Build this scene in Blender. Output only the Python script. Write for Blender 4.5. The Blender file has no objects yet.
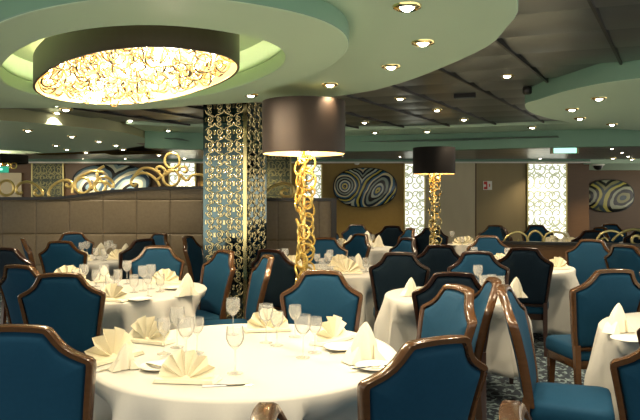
import bpy, math, random
from mathutils import Vector, Matrix
random.seed(7)
PI = math.pi
SC = bpy.context.scene
COL = SC.collection

# ------------------------------------------------------------------ camera, world, exposure
F = 635.0                      # focal length in pixels of a 640 px wide frame
EYE = 1.54                     # eye height
HOR = 196.0                    # row of the horizon
cam_d = bpy.data.cameras.new('camera'); cam = bpy.data.objects.new('camera', cam_d); COL.objects.link(cam)
cam.location = (0, 0, EYE); cam.rotation_euler = (PI/2, 0, 0)
cam_d.sensor_width = 36.0; cam_d.lens = 36.0*F/640.0
cam_d.shift_y = -(210.0-HOR)/640.0
cam_d.clip_start = 0.05; cam_d.clip_end = 100
SC.camera = cam
SC.view_settings.view_transform = 'Standard'; SC.view_settings.look = 'None'
SC.view_settings.gamma = 1.0; SC.view_settings.use_curve_mapping = False
SC.view_settings.exposure = 1.0
w = bpy.data.worlds.new('world'); SC.world = w; w.use_nodes = True
w.node_tree.nodes['Background'].inputs[0].default_value = (1.0, 0.94, 0.80, 1)
w.node_tree.nodes['Background'].inputs[1].default_value = 0.92
SC.cycles.max_bounces = 8; SC.cycles.transmission_bounces = 8; SC.cycles.transparent_max_bounces = 24; SC.cycles.glossy_bounces = 4
SC.cycles.diffuse_bounces = 4; SC.cycles.sample_clamp_indirect = 3.0; SC.cycles.use_denoising = True
SC.cycles.caustics_refractive = False; SC.cycles.caustics_reflective = False

WARM = (1.0, 0.82, 0.56)
def at(px, py, z):             # the point of the level z that shows at a pixel
    d = (z-EYE)*F/(HOR-py)
    return Vector(((px-320)*d/F, d, z))
def on(px, py, d):             # the point at distance d that shows at a pixel
    return Vector(((px-320)*d/F, d, EYE+(HOR-py)*d/F))
def scr(v):
    return 320+v[0]/v[1]*F

# ------------------------------------------------------------------ materials
def newmat(name):
    m = bpy.data.materials.new(name); m.use_nodes = True
    return m, m.node_tree, m.node_tree.nodes['Principled BSDF']
def pmat(name, col, rough=0.5, metal=0.0, emit=None, es=0.0, noise=None, bump=0.0, coat=0.0, sheen=0.0, trans=0.0, ior=1.45, spec=None):
    m, nt, b = newmat(name)
    b.inputs['Base Color'].default_value = (*col, 1); b.inputs['Roughness'].default_value = rough
    b.inputs['Metallic'].default_value = metal; b.inputs['IOR'].default_value = ior
    b.inputs['Coat Weight'].default_value = coat; b.inputs['Sheen Weight'].default_value = sheen
    b.inputs['Transmission Weight'].default_value = trans
    if spec is not None: b.inputs['Specular IOR Level'].default_value = spec
    if emit: b.inputs['Emission Color'].default_value = (*emit, 1); b.inputs['Emission Strength'].default_value = es
    if noise:
        sc, c2, stretch = noise
        tc = nt.nodes.new('ShaderNodeTexCoord'); mp = nt.nodes.new('ShaderNodeMapping')
        mp.inputs['Scale'].default_value = stretch
        n = nt.nodes.new('ShaderNodeTexNoise'); n.inputs['Scale'].default_value = sc; n.inputs['Detail'].default_value = 4
        mx = nt.nodes.new('ShaderNodeMix'); mx.data_type = 'RGBA'
        mx.inputs['A'].default_value = (*col, 1); mx.inputs['B'].default_value = (*c2, 1)
        nt.links.new(tc.outputs['Object'], mp.inputs[0]); nt.links.new(mp.outputs[0], n.inputs['Vector'])
        nt.links.new(n.outputs[0], mx.inputs['Factor']); nt.links.new(mx.outputs['Result'], b.inputs['Base Color'])
        if bump:
            bp = nt.nodes.new('ShaderNodeBump'); bp.inputs['Strength'].default_value = bump; bp.inputs['Distance'].default_value = 0.004
            nt.links.new(n.outputs[0], bp.inputs['Height']); nt.links.new(bp.outputs[0], b.inputs['Normal'])
    return m
class G:                       # small node-math helper
    def __init__(s, nt): s.nt = nt
    def val(s, x, sock):
        if isinstance(x, (int, float)): sock.default_value = x
        else: s.nt.links.new(x, sock)
    def m(s, op, a, b=0.0, c=0.0):
        n = s.nt.nodes.new('ShaderNodeMath'); n.operation = op
        s.val(a, n.inputs[0]); s.val(b, n.inputs[1]); s.val(c, n.inputs[2])
        return n.outputs[0]
def scroll_mask(nt, size, width=0.4, k=26.0, ax=('X', 'Z')):
    """Mirrored spiral scrolls: 1 on the scroll, 0 on the ground. size = metres of one mirrored tile."""
    g = G(nt)
    tc = nt.nodes.new('ShaderNodeTexCoord'); sp = nt.nodes.new('ShaderNodeSeparateXYZ')
    nt.links.new(tc.outputs['Object'], sp.inputs[0])
    out = None
    for (s, ox, oy, kk, ph) in ((1.0, 0.0, 0.0, k, 0.0), (1.37, 0.21, 0.37, -k*0.8, 1.3)):
        u = g.m('PINGPONG', g.m('MULTIPLY_ADD', sp.outputs[ax[0]], s/size, ox), 0.5)
        v = g.m('PINGPONG', g.m('MULTIPLY_ADD', sp.outputs[ax[1]], s/size, oy), 0.5)
        dx = g.m('SUBTRACT', u, 0.24); dy = g.m('SUBTRACT', v, 0.27)
        r = g.m('SQRT', g.m('ADD', g.m('MULTIPLY', dx, dx), g.m('MULTIPLY', dy, dy)))
        th = g.m('ARCTAN2', dy, dx)
        val = g.m('SINE', g.m('ADD', g.m('MULTIPLY_ADD', r, kk, ph), th))
        msk = g.m('MULTIPLY', g.m('GREATER_THAN', val, 1.0-width), g.m('LESS_THAN', r, 0.27))
        out = msk if out is None else g.m('MAXIMUM', out, msk)
    return out
def scroll_mat(name, c0, c1, size, metal=(0.0, 0.0), rough=0.3, emit=0.0, width=0.4, k=26.0, ax=('X', 'Z')):
    m, nt, b = newmat(name)
    f = scroll_mask(nt, size, width, k, ax)
    mx = nt.nodes.new('ShaderNodeMix'); mx.data_type = 'RGBA'
    mx.inputs['A'].default_value = (*c0, 1); mx.inputs['B'].default_value = (*c1, 1)
    nt.links.new(f, mx.inputs['Factor']); nt.links.new(mx.outputs['Result'], b.inputs['Base Color'])
    b.inputs['Metallic'].default_value = metal[0]; b.inputs['Roughness'].default_value = rough
    if emit:
        nt.links.new(mx.outputs['Result'], b.inputs['Emission Color']); b.inputs['Emission Strength'].default_value = emit
    return m
def agate_mat(name, cen, cols, freq):
    """banded agate: rings round two eyes, stretched and bent"""
    m, nt, b = newmat(name); g = G(nt)
    tc = nt.nodes.new('ShaderNodeTexCoord')
    no = nt.nodes.new('ShaderNodeTexNoise'); no.inputs['Scale'].default_value = 1.6; no.inputs['Detail'].default_value = 2
    nt.links.new(tc.outputs['Object'], no.inputs['Vector'])
    sp = nt.nodes.new('ShaderNodeSeparateXYZ'); nt.links.new(tc.outputs['Object'], sp.inputs[0])
    ds = []
    for (cx, cz, rot, sx) in cen:
        dx = g.m('SUBTRACT', sp.outputs['X'], cx); dz = g.m('SUBTRACT', sp.outputs['Z'], cz)
        a = g.m('ADD', g.m('MULTIPLY', dx, math.cos(rot)*sx), g.m('MULTIPLY', dz, math.sin(rot)*sx))
        c = g.m('SUBTRACT', g.m('MULTIPLY', dz, math.cos(rot)), g.m('MULTIPLY', dx, math.sin(rot)))
        ds.append(g.m('SQRT', g.m('ADD', g.m('MULTIPLY', a, a), g.m('MULTIPLY', c, c))))
    d = g.m('MINIMUM', ds[0], ds[1])
    d = g.m('ADD', d, g.m('MULTIPLY', no.outputs[0], 0.26))
    fr = g.m('FRACT', g.m('MULTIPLY', d, freq))
    cr = nt.nodes.new('ShaderNodeValToRGB'); cr.color_ramp.interpolation = 'CONSTANT'
    el = cr.color_ramp.elements
    while len(el) < len(cols): el.new(0.5)
    for i, c in enumerate(cols): el[i].position = i/len(cols); el[i].color = (*c, 1)
    nt.links.new(fr, cr.inputs[0]); nt.links.new(cr.outputs[0], b.inputs['Base Color'])
    b.inputs['Roughness'].default_value = 0.25
    return m

M = {}
M['wood'] = pmat('chair_wood', (0.095, 0.044, 0.017), 0.25, noise=(9, (0.052, 0.023, 0.009), (1, 1, 6)), coat=0.25)
M['wood_dark'] = pmat('dark_chair_wood', (0.035, 0.014, 0.008), 0.28, noise=(9, (0.02, 0.008, 0.005), (1, 1, 6)), coat=0.25)
M['teal'] = pmat('teal_velvet', (0.002, 0.036, 0.080), 0.75, noise=(60, (0.005, 0.047, 0.098), (1, 1, 1)), spec=0.22)
M['navy'] = pmat('dark_navy_cloth', (0.004, 0.012, 0.022), 0.8, noise=(60, (0.006, 0.017, 0.03), (1, 1, 1)), spec=0.2)
M['cloth'] = pmat('white_linen', (0.56, 0.55, 0.51), 0.85, noise=(180, (0.51, 0.50, 0.46), (1, 1, 1)), bump=0.05)
M['napkin'] = pmat('cream_napkin', (0.86, 0.80, 0.62), 0.85, noise=(120, (0.82, 0.75, 0.55), (1, 1, 1)), bump=0.05)
M['napkin_pale'] = pmat('pale_napkin', (0.86, 0.82, 0.68), 0.85, noise=(120, (0.82, 0.77, 0.61), (1, 1, 1)), bump=0.05)
M['china'] = pmat('white_china', (0.85, 0.83, 0.76), 0.15)
M['steel'] = pmat('cutlery_steel', (0.75, 0.73, 0.68), 0.15, 1.0)
def glass_mat():
    m = bpy.data.materials.new('clear_glass'); m.use_nodes = True; nt = m.node_tree; nt.nodes.clear()
    out = nt.nodes.new('ShaderNodeOutputMaterial'); tr = nt.nodes.new('ShaderNodeBsdfTransparent'); gl = nt.nodes.new('ShaderNodeBsdfGlossy')
    df = nt.nodes.new('ShaderNodeBsdfDiffuse'); df.inputs['Color'].default_value = (.95, .94, .90, 1)
    tr.inputs['Color'].default_value = (.99, .99, .985, 1); gl.inputs['Roughness'].default_value = .03
    lw = nt.nodes.new('ShaderNodeLayerWeight'); lw.inputs['Blend'].default_value = .12
    mx = nt.nodes.new('ShaderNodeMixShader'); m2 = nt.nodes.new('ShaderNodeMixShader'); m2.inputs[0].default_value = .17
    nt.links.new(lw.outputs['Fresnel'], mx.inputs[0]); nt.links.new(tr.outputs[0], mx.inputs[1]); nt.links.new(gl.outputs[0], mx.inputs[2])
    nt.links.new(mx.outputs[0], m2.inputs[1]); nt.links.new(df.outputs[0], m2.inputs[2]); nt.links.new(m2.outputs[0], out.inputs[0])
    return m
M['glass'] = glass_mat()
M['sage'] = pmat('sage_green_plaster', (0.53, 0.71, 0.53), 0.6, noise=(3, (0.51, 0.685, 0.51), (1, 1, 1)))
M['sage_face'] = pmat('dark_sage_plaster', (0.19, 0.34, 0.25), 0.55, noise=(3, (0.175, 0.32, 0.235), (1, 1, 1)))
M['olive_face'] = pmat('olive_plaster', (0.34, 0.35, 0.20), 0.55)
M['panel'] = pmat('bronze_ceiling_metal', (0.20, 0.225, 0.21), 0.30, 0.75, noise=(2.0, (0.155, 0.175, 0.165), (1, 6, 1)))
M['black'] = pmat('black_lacquer', (0.01, 0.009, 0.008), 0.35)
M['shade'] = pmat('bronze_shade_fabric', (0.040, 0.026, 0.018), 0.42, 0.3, noise=(40, (0.034, 0.022, 0.015), (1, 1, .1)))
M['shade_black'] = pmat('black_brown_shade_fabric', (0.006, 0.0045, 0.004), 0.6, spec=0.2)
M['shade_in'] = pmat('gold_shade_lining', (0.85, 0.60, 0.28), 0.4, 0.3)
M['gold'] = pmat('polished_gold', (0.90, 0.62, 0.20), 0.16, 1.0)
M['gold_glass'] = pmat('amber_glass_ring', (0.95, 0.68, 0.20), 0.12, 0.6)
M['palegold'] = pmat('pale_gold_metal', (0.80, 0.66, 0.34), 0.16, 1.0)
M['champagne'] = pmat('champagne_gold', (0.95, 0.76, 0.46), 0.18, 1.0)
M['scroll_gold'] = pmat('pale_gilt', (0.80, 0.60, 0.22), 0.28, 0.6)
M['olivegold'] = pmat('antique_gold_metal', (0.42, 0.36, 0.16), 0.28, 1.0)
M['mirror'] = pmat('smoked_mirror', (0.17, 0.25, 0.27), 0.10, 1.0, noise=(4, (0.05, 0.07, 0.05), (1, 1, 1)))
M['brass'] = pmat('brass_trim', (0.85, 0.70, 0.32), 0.12, 1.0)
M['bulb'] = pmat('lit_bulb', (1, 0.9, 0.7), 0.4, emit=(1.0, 0.86, 0.60), es=22.0)
M['lens'] = pmat('lit_downlight_lens', (1, 0.9, 0.7), 0.4, emit=(1.0, 0.90, 0.68), es=14.0)
M['diffuser'] = pmat('lit_chandelier_diffuser', (1, 0.8, 0.5), 0.5, emit=(1.0, 0.78, 0.46), es=1.2)
M['wall_brown'] = pmat('brown_wood_veneer', (0.115, 0.058, 0.020), 0.4, noise=(4, (0.085, 0.042, 0.015), (1, 1, 6)))
M['wall_gold'] = pmat('gold_brown_wall_paper', (0.36, 0.235, 0.055), 0.5, noise=(14, (0.29, 0.18, 0.04), (1, 1, 1)))
M['wall_beige'] = pmat('beige_wall_fabric', (0.62, 0.55, 0.38), 0.6, noise=(5, (0.54, 0.47, 0.31), (1, 1, .3)))
M['wall_dark'] = pmat('umber_wall_fabric', (0.34, 0.27, 0.14), 0.6, noise=(5, (0.28, 0.22, 0.11), (1, 1, .3)))
M['lattice_lit'] = scroll_mat('backlit_lattice', (1.0, 1.0, 0.92), (0.32, 0.34, 0.22), 0.62, emit=0.55, width=0.32, k=30)
M['lattice_dark'] = scroll_mat('dark_gold_lattice', (0.035, 0.045, 0.028), (0.20, 0.18, 0.07), 0.34, metal=(0.5, 0), rough=0.25, width=0.35, k=30)
M['green_lit'] = pmat('lit_green_sign', (0.5, 1, 0.8), 0.4, emit=(0.42, 1.0, 0.80), es=0.75)
M['green_dark'] = pmat('green_sign_legend', (0.02, 0.35, 0.2), 0.4, emit=(0.02, 0.32, 0.20), es=0.5)
M['white_paint'] = pmat('white_paint', (0.8, 0.78, 0.7), 0.4)
M['red_paint'] = pmat('red_paint', (0.55, 0.03, 0.02), 0.4)
M['agate'] = agate_mat('blue_white_agate', ((-0.50, 0.02, 0.2, 1.0), (0.30, -0.08, 0.85, 0.5)),
    [(0.01, 0.02, 0.04), (0.75, 0.68, 0.42), (0.03, 0.13, 0.24), (0.008, 0.008, 0.01), (0.60, 0.50, 0.10), (0.02, 0.07, 0.14), (0.62, 0.66, 0.55), (0.015, 0.015, 0.015), (0.30, 0.36, 0.30)], 3.1)
M['agate_gold'] = agate_mat('olive_gold_agate', ((-0.78, -0.05, 0.3, 0.8), (0.40, -0.05, 0.5, 0.6)),
    [(0.010, 0.010, 0.008), (0.50, 0.42, 0.10), (0.05, 0.07, 0.08), (0.24, 0.22, 0.10), (0.010, 0.010, 0.01), (0.36, 0.36, 0.26)], 2.4)
M['agate_pale'] = agate_mat('grey_blue_agate', ((-0.55, -0.15, 0.5, 0.7), (0.45, -0.20, 0.5, 0.5)),
    [(0.05, 0.09, 0.14), (0.75, 0.73, 0.55), (0.14, 0.22, 0.27), (0.02, 0.02, 0.02), (0.55, 0.55, 0.42), (0.24, 0.32, 0.33)], 2.6)

def carpet_mat():
    m, nt, b = newmat('navy_scroll_carpet')
    f = scroll_mask(nt, 0.34, 0.55, 34, ('X', 'Y'))
    no = nt.nodes.new('ShaderNodeTexNoise'); no.inputs['Scale'].default_value = 14
    tc = nt.nodes.new('ShaderNodeTexCoord'); nt.links.new(tc.outputs['Object'], no.inputs['Vector'])
    g = G(nt); f2 = g.m('MULTIPLY', f, g.m('GREATER_THAN', no.outputs[0], 0.48))
    mx = nt.nodes.new('ShaderNodeMix'); mx.data_type = 'RGBA'
    mx.inputs['A'].default_value = (0.004, 0.012, 0.024, 1); mx.inputs['B'].default_value = (0.15, 0.20, 0.21, 1)
    nt.links.new(f2, mx.inputs['Factor']); nt.links.new(mx.outputs['Result'], b.inputs['Base Color'])
    b.inputs['Roughness'].default_value = 0.95
    return m
M['carpet'] = carpet_mat()
def booth_mat():
    m, nt, b = newmat('taupe_leather_tiles')
    tc = nt.nodes.new('ShaderNodeTexCoord')
    no = nt.nodes.new('ShaderNodeTexNoise'); no.inputs['Scale'].default_value = 26; no.inputs['Detail'].default_value = 6
    nt.links.new(tc.outputs['Object'], no.inputs['Vector'])
    mx = nt.nodes.new('ShaderNodeMix'); mx.data_type = 'RGBA'
    mx.inputs['A'].default_value = (0.125, 0.095, 0.055, 1); mx.inputs['B'].default_value = (0.20, 0.155, 0.092, 1)
    nt.links.new(no.outputs[0], mx.inputs['Factor']); nt.links.new(mx.outputs['Result'], b.inputs['Base Color'])
    b.inputs['Roughness'].default_value = 0.5
    bp = nt.nodes.new('ShaderNodeBump'); bp.inputs['Strength'].default_value = 0.25; bp.inputs['Distance'].default_value = 0.003
    nt.links.new(no.outputs[0], bp.inputs['Height']); nt.links.new(bp.outputs[0], b.inputs['Normal'])
    return m
M['booth'] = booth_mat()

# ------------------------------------------------------------------ mesh helpers
class MB:
    def __init__(s): s.v = []; s.f = []
    def add(s, vs, fs):
        o = len(s.v); s.v += [tuple(p) for p in vs]; s.f += [tuple(i+o for i in f) for f in fs]; return s
    def box(s, x0, x1, y0, y1, z0, z1):
        return s.add([(x0,y0,z0),(x1,y0,z0),(x1,y1,z0),(x0,y1,z0),(x0,y0,z1),(x1,y0,z1),(x1,y1,z1),(x0,y1,z1)],
                     [(3,2,1,0),(4,5,6,7),(0,1,5,4),(1,2,6,5),(2,3,7,6),(3,0,4,7)])
    def loft(s, rings, closed=True, caps=True):
        n = len(rings[0]); fs = []
        for i in range(len(rings)-1):
            for j in range(n if closed else n-1):
                k = (j+1) % n
                fs.append((i*n+j, i*n+k, (i+1)*n+k, (i+1)*n+j))
        if caps:
            fs.append(tuple(range(n-1, -1, -1))); fs.append(tuple((len(rings)-1)*n+j for j in range(n)))
        return s.add([p for r in rings for p in r], fs)
    def lathe(s, prof, n=16, c=(0,0,0)):
        rings = [[(c[0]+r*math.cos(2*PI*j/n), c[1]+r*math.sin(2*PI*j/n), c[2]+z) for j in range(n)] for r, z in prof]
        return s.loft(rings, True, True)
    def tube(s, pts, r, n=8, closed=False, flat=1.0, up=None):
        pts = [Vector(p) for p in pts]; m = len(pts); rings = []
        nrm = None
        for i, p in enumerate(pts):
            a = pts[(i-1) % m] if (closed or i) else p
            b = pts[(i+1) % m] if (closed or i < m-1) else p
            t = (b-a).normalized()
            if up is not None: nrm = Vector(up)
            elif nrm is None: nrm = t.orthogonal()
            nn = (nrm - t*nrm.dot(t))
            nn = nn.normalized() if nn.length > 1e-6 else t.orthogonal().normalized()
            if up is None: nrm = nn
            bn = t.cross(nn)
            rr = r[i] if isinstance(r, (list, tuple)) else r
            rings.append([p + nn*(rr*flat*math.cos(2*PI*j/n)) + bn*(rr*math.sin(2*PI*j/n)) for j in range(n)])
        if closed: rings.append(rings[0])
        return s.loft(rings, True, not closed)
    def ring(s, c, R, r, axis=(0,1,0), n=18, k=6, sx=1.0):
        a = Vector(axis).normalized(); u = a.orthogonal().normalized(); v = a.cross(u)
        return s.tube([Vector(c)+u*(R*math.cos(2*PI*i/n))+v*(R*sx*math.sin(2*PI*i/n)) for i in range(n)], r, k, True)
    def prism(s, outer, z0, z1, inner=None):
        n = len(outer)
        if inner is None:
            return s.loft([[(x,y,z0) for x,y in outer], [(x,y,z1) for x,y in outer]])
        rings = [[(x,y,z0) for x,y in inner], [(x,y,z0) for x,y in outer], [(x,y,z1) for x,y in outer], [(x,y,z1) for x,y in inner], [(x,y,z0) for x,y in inner]]
        return s.loft(rings, True, False)
    def mesh(s, name, mat, smooth=40, mats=None):
        me = bpy.data.meshes.new(name); me.from_pydata(s.v, [], s.f)
        import bmesh
        bm = bmesh.new(); bm.from_mesh(me); bmesh.ops.remove_doubles(bm, verts=bm.verts, dist=1e-5)
        bmesh.ops.recalc_face_normals(bm, faces=bm.faces); bm.to_mesh(me); bm.free()
        me.materials.append(mat)
        if smooth:
            for p in me.polygons: p.use_smooth = True
            me.set_sharp_from_angle(angle=math.radians(smooth))
        return me
    def build(s, name, mat, parent=None, smooth=40, loc=None):
        o = bpy.data.objects.new(name, s.mesh(name, mat, smooth)); COL.objects.link(o)
        if parent is not None: o.parent = parent
        if loc is not None: o.location = loc
        return o
def tag(o, label=None, cat=None, group=None, kind=None):
    if label: o['label'] = label
    if cat: o['category'] = cat
    if group: o['group'] = group
    if kind: o['kind'] = kind
    return o
def thing(name, label, cat, loc=(0,0,0), rz=0.0, group=None):
    o = bpy.data.objects.new(name, None); COL.objects.link(o); o.empty_display_size = 0.1
    o.location = loc; o.rotation_euler = (0, 0, rz)
    return tag(o, label, cat, group)
def copy_tree(o, parent=None):
    c = o.copy(); COL.objects.link(c)
    if parent is not None: c.parent = parent
    for ch in list(o.children): copy_tree(ch, c)
    return c
def bevel(o, width=0.005, seg=2):
    b = o.modifiers.new('bevel', 'BEVEL'); b.width = width; b.segments = seg; b.limit_method = 'ANGLE'
    return o
def lamp(name, kind, loc, power, parent=None, col=WARM, radius=0.03, spot=None, blend=0.6, rot=(0,0,0)):
    l = bpy.data.lights.new(name, kind); l.energy = power; l.color = col; l.shadow_soft_size = radius
    if spot: l.spot_size = math.radians(spot); l.spot_blend = blend
    o = bpy.data.objects.new(name, l); COL.objects.link(o); o.location = loc; o.rotation_euler = rot
    if parent is not None: o.parent = parent
    return o
def smooth_closed(pts, n=8):
    out = []; m = len(pts)
    for i in range(m):
        p0, p1, p2, p3 = [Vector(pts[(i+k-1) % m]) for k in range(4)]
        for j in range(n):
            t = j/n
            out.append(0.5*((2*p1)+(p2-p0)*t+(2*p0-5*p1+4*p2-p3)*t*t+(3*p1-p0-3*p2+p3)*t**3))
    return out
def smooth_open(pts, n=8):
    pts = [Vector(p) for p in pts]; out = []
    ext = [2*pts[0]-pts[1]] + pts + [2*pts[-1]-pts[-2]]
    for i in range(len(pts)-1):
        p0, p1, p2, p3 = ext[i:i+4]
        for j in range(n):
            t = j/n
            out.append(0.5*((2*p1)+(p2-p0)*t+(2*p0-5*p1+4*p2-p3)*t*t+(3*p1-p0-3*p2+p3)*t**3))
    out.append(pts[-1]); return out
WORDS = ['first','second','third','fourth','fifth','sixth','seventh','eighth','ninth','tenth','eleventh','twelfth','thirteenth','fourteenth','fifteenth','sixteenth']
def order(i, n):
    return 'leftmost' if i == 0 else 'rightmost' if i == n-1 else WORDS[i]+' from left'

# ------------------------------------------------------------------ floor, ceiling, discs
ZC = 2.62; ZA = 2.44; ZB = 2.34; ZF = 2.45
fl = MB().box(-12, 11, -1.5, 21, -0.05, 0.0).build('floor', M['carpet'], smooth=0); tag(fl, kind='structure')

BEAM = [(-2.72,9.85),(-2.2,10.1),(-.9,10.5),(.33,10.65),(2.0,10.3),(3.5,9.75),(4.9,9.45),(7.5,8.9),(10.5,8.4)]
def beam_y(x):
    for (x0, y0), (x1, y1) in zip(BEAM, BEAM[1:]):
        if x0 <= x <= x1: return y0+(y1-y0)*(x-x0)/(x1-x0)
    return BEAM[0][1] if x < BEAM[0][0] else BEAM[-1][1]
e1 = Vector((math.cos(math.radians(-19)), math.sin(math.radians(-19)))); e2 = Vector((math.cos(math.radians(60)), math.sin(math.radians(60))))
def panels(mb, z, keep, org):
    for i in range(-30, 31):
        for j in range(-40, 41):
            c = Vector(org)+e1*(0.66*i)+e2*(0.545*j)
            if not keep(c.x, c.y): continue
            rows = []
            for k in range(7):
                t = k/6; o = c+e2*(0.545*(t-0.5)*0.97)
                sag = -0.012*(1-(2*t-1)**2) - 0.036*t
                rows.append([tuple((o-e1*0.322).to_3d()+Vector((0,0,z+sag))), tuple((o+e1*0.322).to_3d()+Vector((0,0,z+sag)))])
            mb.loft(rows, False, False)
ce = MB(); panels(ce, ZC, lambda x, y: -9 < x < 9 and -1.5 < y < (beam_y(x)-0.2 if x > -2.9 else 13.3) and not (((x+1.24)**2+(y-4.22)**2) < 3.0), at(507,42,ZC).to_2d()+e1*0.33)
tag(ce.build('ceiling', M['panel'], smooth=30), kind='structure')
jb = MB(); o0 = at(507,42,ZC).to_2d()
for i in range(-8, 9):
    a_, b_ = [o0+e1*(0.66*i)+e2*q for q in (-6.0, 7.2)]
    while b_.y > beam_y(b_.x)-.3: b_ = b_-e2*.1
    n_ = int((b_-a_).length/.25); runs = []; cur = []
    for q in range(n_+1):                       # the strips stop where the round soffit cuts through
        p = a_+(b_-a_)*(q/n_)
        if (p-Vector((-1.24, 4.22))).length > 1.75: cur.append(p)
        elif cur: runs.append(cur); cur = []
    if cur: runs.append(cur)
    for a_, b_ in [(u[0], u[-1]) for u in runs if len(u) > 1]:
      jb.loft([[tuple((p-e1*.009).to_3d()+Vector((0,0,z))) for p in (a_, b_)]+[tuple((p+e1*.009).to_3d()+Vector((0,0,z))) for p in (b_, a_)] for z in (ZC-.056, ZC+.02)])
tag(jb.build('ceiling', M['black'], smooth=0), kind='structure')
bk = MB().box(-12, 11, -1.5, 14, ZC+0.03, ZC+0.08); tag(bk.build('ceiling', M['black'], smooth=0), kind='structure')
cf = MB(); panels(cf, ZF, lambda x, y: -10 < x < 8 and (beam_y(x)+0.1 if x > -2.95 else 13.7) < y < 15.3, (0.3, 11.0))
tag(cf.build('ceiling', M['panel'], smooth=30), kind='structure')
cb = MB().box(-12, 11, 14.0, 20, ZF+0.2, ZF+0.25); tag(cb.build('ceiling', M['black'], smooth=0), kind='structure')

CEN = Vector((-1.24, 4.22)); AL = Vector((-0.56, 0.83)); PE = Vector((0.83, 0.56)); NA = 96
def oval(a, b, n=2.3, c=CEN, N=NA):
    out = []
    for i in range(N):
        t = 2*PI*i/N; ct, st = math.cos(t), math.sin(t)
        x = a*math.copysign(abs(ct)**(2/n), ct); y = b*math.copysign(abs(st)**(2/n), st)
        p = c+AL*x+PE*y; out.append((p.x, p.y))
    return out
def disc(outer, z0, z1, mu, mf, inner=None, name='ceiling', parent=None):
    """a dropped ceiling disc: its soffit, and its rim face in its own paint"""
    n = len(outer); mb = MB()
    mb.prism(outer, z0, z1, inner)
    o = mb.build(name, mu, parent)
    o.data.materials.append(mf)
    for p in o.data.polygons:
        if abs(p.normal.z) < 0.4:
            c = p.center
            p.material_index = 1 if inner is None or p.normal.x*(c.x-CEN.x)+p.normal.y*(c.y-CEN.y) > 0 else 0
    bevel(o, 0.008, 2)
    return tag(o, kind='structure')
A_pts = [(.93,2.98),(1.0,3.4),(.99,3.96),(.64,5.09),(.18,5.72),(-.55,6.07),(-1.7,6.38),(-3.3,6.5),(-4.6,6.1),(-5.3,4.8),(-5.1,3.2),(-3.8,2.0),(-2.0,1.45),(-.3,1.55),(.55,2.15)]
A_sm = [(p.x, p.y) for p in smooth_closed(A_pts, 12)]
def radial(poly, n=NA):
    """resample a closed outline so that its points pair with the oval's"""
    ang = sorted((math.atan2(y-CEN.y, x-CEN.x) % (2*PI), math.hypot(x-CEN.x, y-CEN.y)) for x, y in poly)
    ang = [(ang[-1][0]-2*PI, ang[-1][1])]+ang+[(ang[0][0]+2*PI, ang[0][1])]
    out = []
    for x, y in oval(1.35, .76):
        a = math.atan2(y-CEN.y, x-CEN.x) % (2*PI)
        for (a0, r0), (a1, r1) in zip(ang, ang[1:]):
            if a0 <= a <= a1:
                r = r0+(r1-r0)*(a-a0)/max(a1-a0, 1e-9); break
        out.append((CEN.x+r*math.cos(a), CEN.y+r*math.sin(a)))
    return out
hole = oval(1.36, .77)
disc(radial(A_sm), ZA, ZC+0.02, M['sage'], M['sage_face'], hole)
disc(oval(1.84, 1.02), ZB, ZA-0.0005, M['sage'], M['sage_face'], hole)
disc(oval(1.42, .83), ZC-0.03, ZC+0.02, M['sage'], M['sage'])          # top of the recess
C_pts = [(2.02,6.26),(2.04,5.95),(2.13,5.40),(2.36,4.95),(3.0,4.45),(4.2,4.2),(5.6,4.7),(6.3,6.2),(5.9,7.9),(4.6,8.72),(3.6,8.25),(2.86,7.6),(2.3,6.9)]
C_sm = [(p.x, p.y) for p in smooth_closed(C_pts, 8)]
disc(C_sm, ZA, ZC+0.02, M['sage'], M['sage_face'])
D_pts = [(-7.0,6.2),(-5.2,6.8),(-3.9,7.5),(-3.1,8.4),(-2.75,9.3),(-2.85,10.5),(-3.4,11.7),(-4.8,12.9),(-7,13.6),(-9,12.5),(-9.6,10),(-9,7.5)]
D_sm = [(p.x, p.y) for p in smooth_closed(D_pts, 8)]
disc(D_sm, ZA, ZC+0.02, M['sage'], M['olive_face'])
# long curved soffit and the beam it ends in
bs = [(p.x, p.y) for p in smooth_open([(x, y) for x, y in BEAM], 6)]
def band(off0, off1, z0, z1, m):
    poly = [(x, y+off0) for x, y in bs]; rev = [(x, y+off1) for x, y in reversed(bs)]
    o = MB().prism(poly+rev, z0, z1).build('ceiling', m, smooth=30); return tag(o, kind='structure')
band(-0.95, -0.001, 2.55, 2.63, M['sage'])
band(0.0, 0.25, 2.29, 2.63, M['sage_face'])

# ------------------------------------------------------------------ far walls
YW = 15.6
def wx(px, d=YW): return (px-320)*d/F
tag(MB().box(-12, wx(583), YW, YW+0.15, 0, ZF+0.2).build('wall_back', M['wall_gold'], smooth=0), kind='structure')
tag(MB().box(wx(583), wx(583)+0.15, YW, 19.2, 0, ZF+0.2).build('wall_corner', M['wall_brown'], smooth=0), kind='structure')
tag(MB().box(wx(583), 11, 19.2, 19.35, 0, ZF+0.2).build('wall_alcove', M['wall_brown'], smooth=0), kind='structure')
k = 0
def trim(px0, px1, m, y=YW, t=0.02, z1=2.35):
    global k; k += 1
    return tag(MB().box(wx(px0, y), wx(px1, y), y-t, y-0.001, 0, z1).build('trim_%d' % k, M[m], smooth=0), kind='structure')
trim(-160, 200, 'wall_brown'); trim(425, 475, 'wall_beige'); trim(475, 527, 'wall_dark'); trim(475, 476.2, 'wall_brown', t=0.025)
trim(566, 583, 'wall_brown', t=0.025)
k += 1; tag(MB().box(-12, wx(583), YW-0.42, YW-0.02, 2.35, 2.45).build('trim_%d' % k, M['sage_face'], smooth=0), kind='structure')
k += 1; tag(MB().box(-12, wx(583), YW-0.45, YW-0.42, 2.325, 2.36).build('trim_%d' % k, M['white_paint'], smooth=0), kind='structure')
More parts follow.
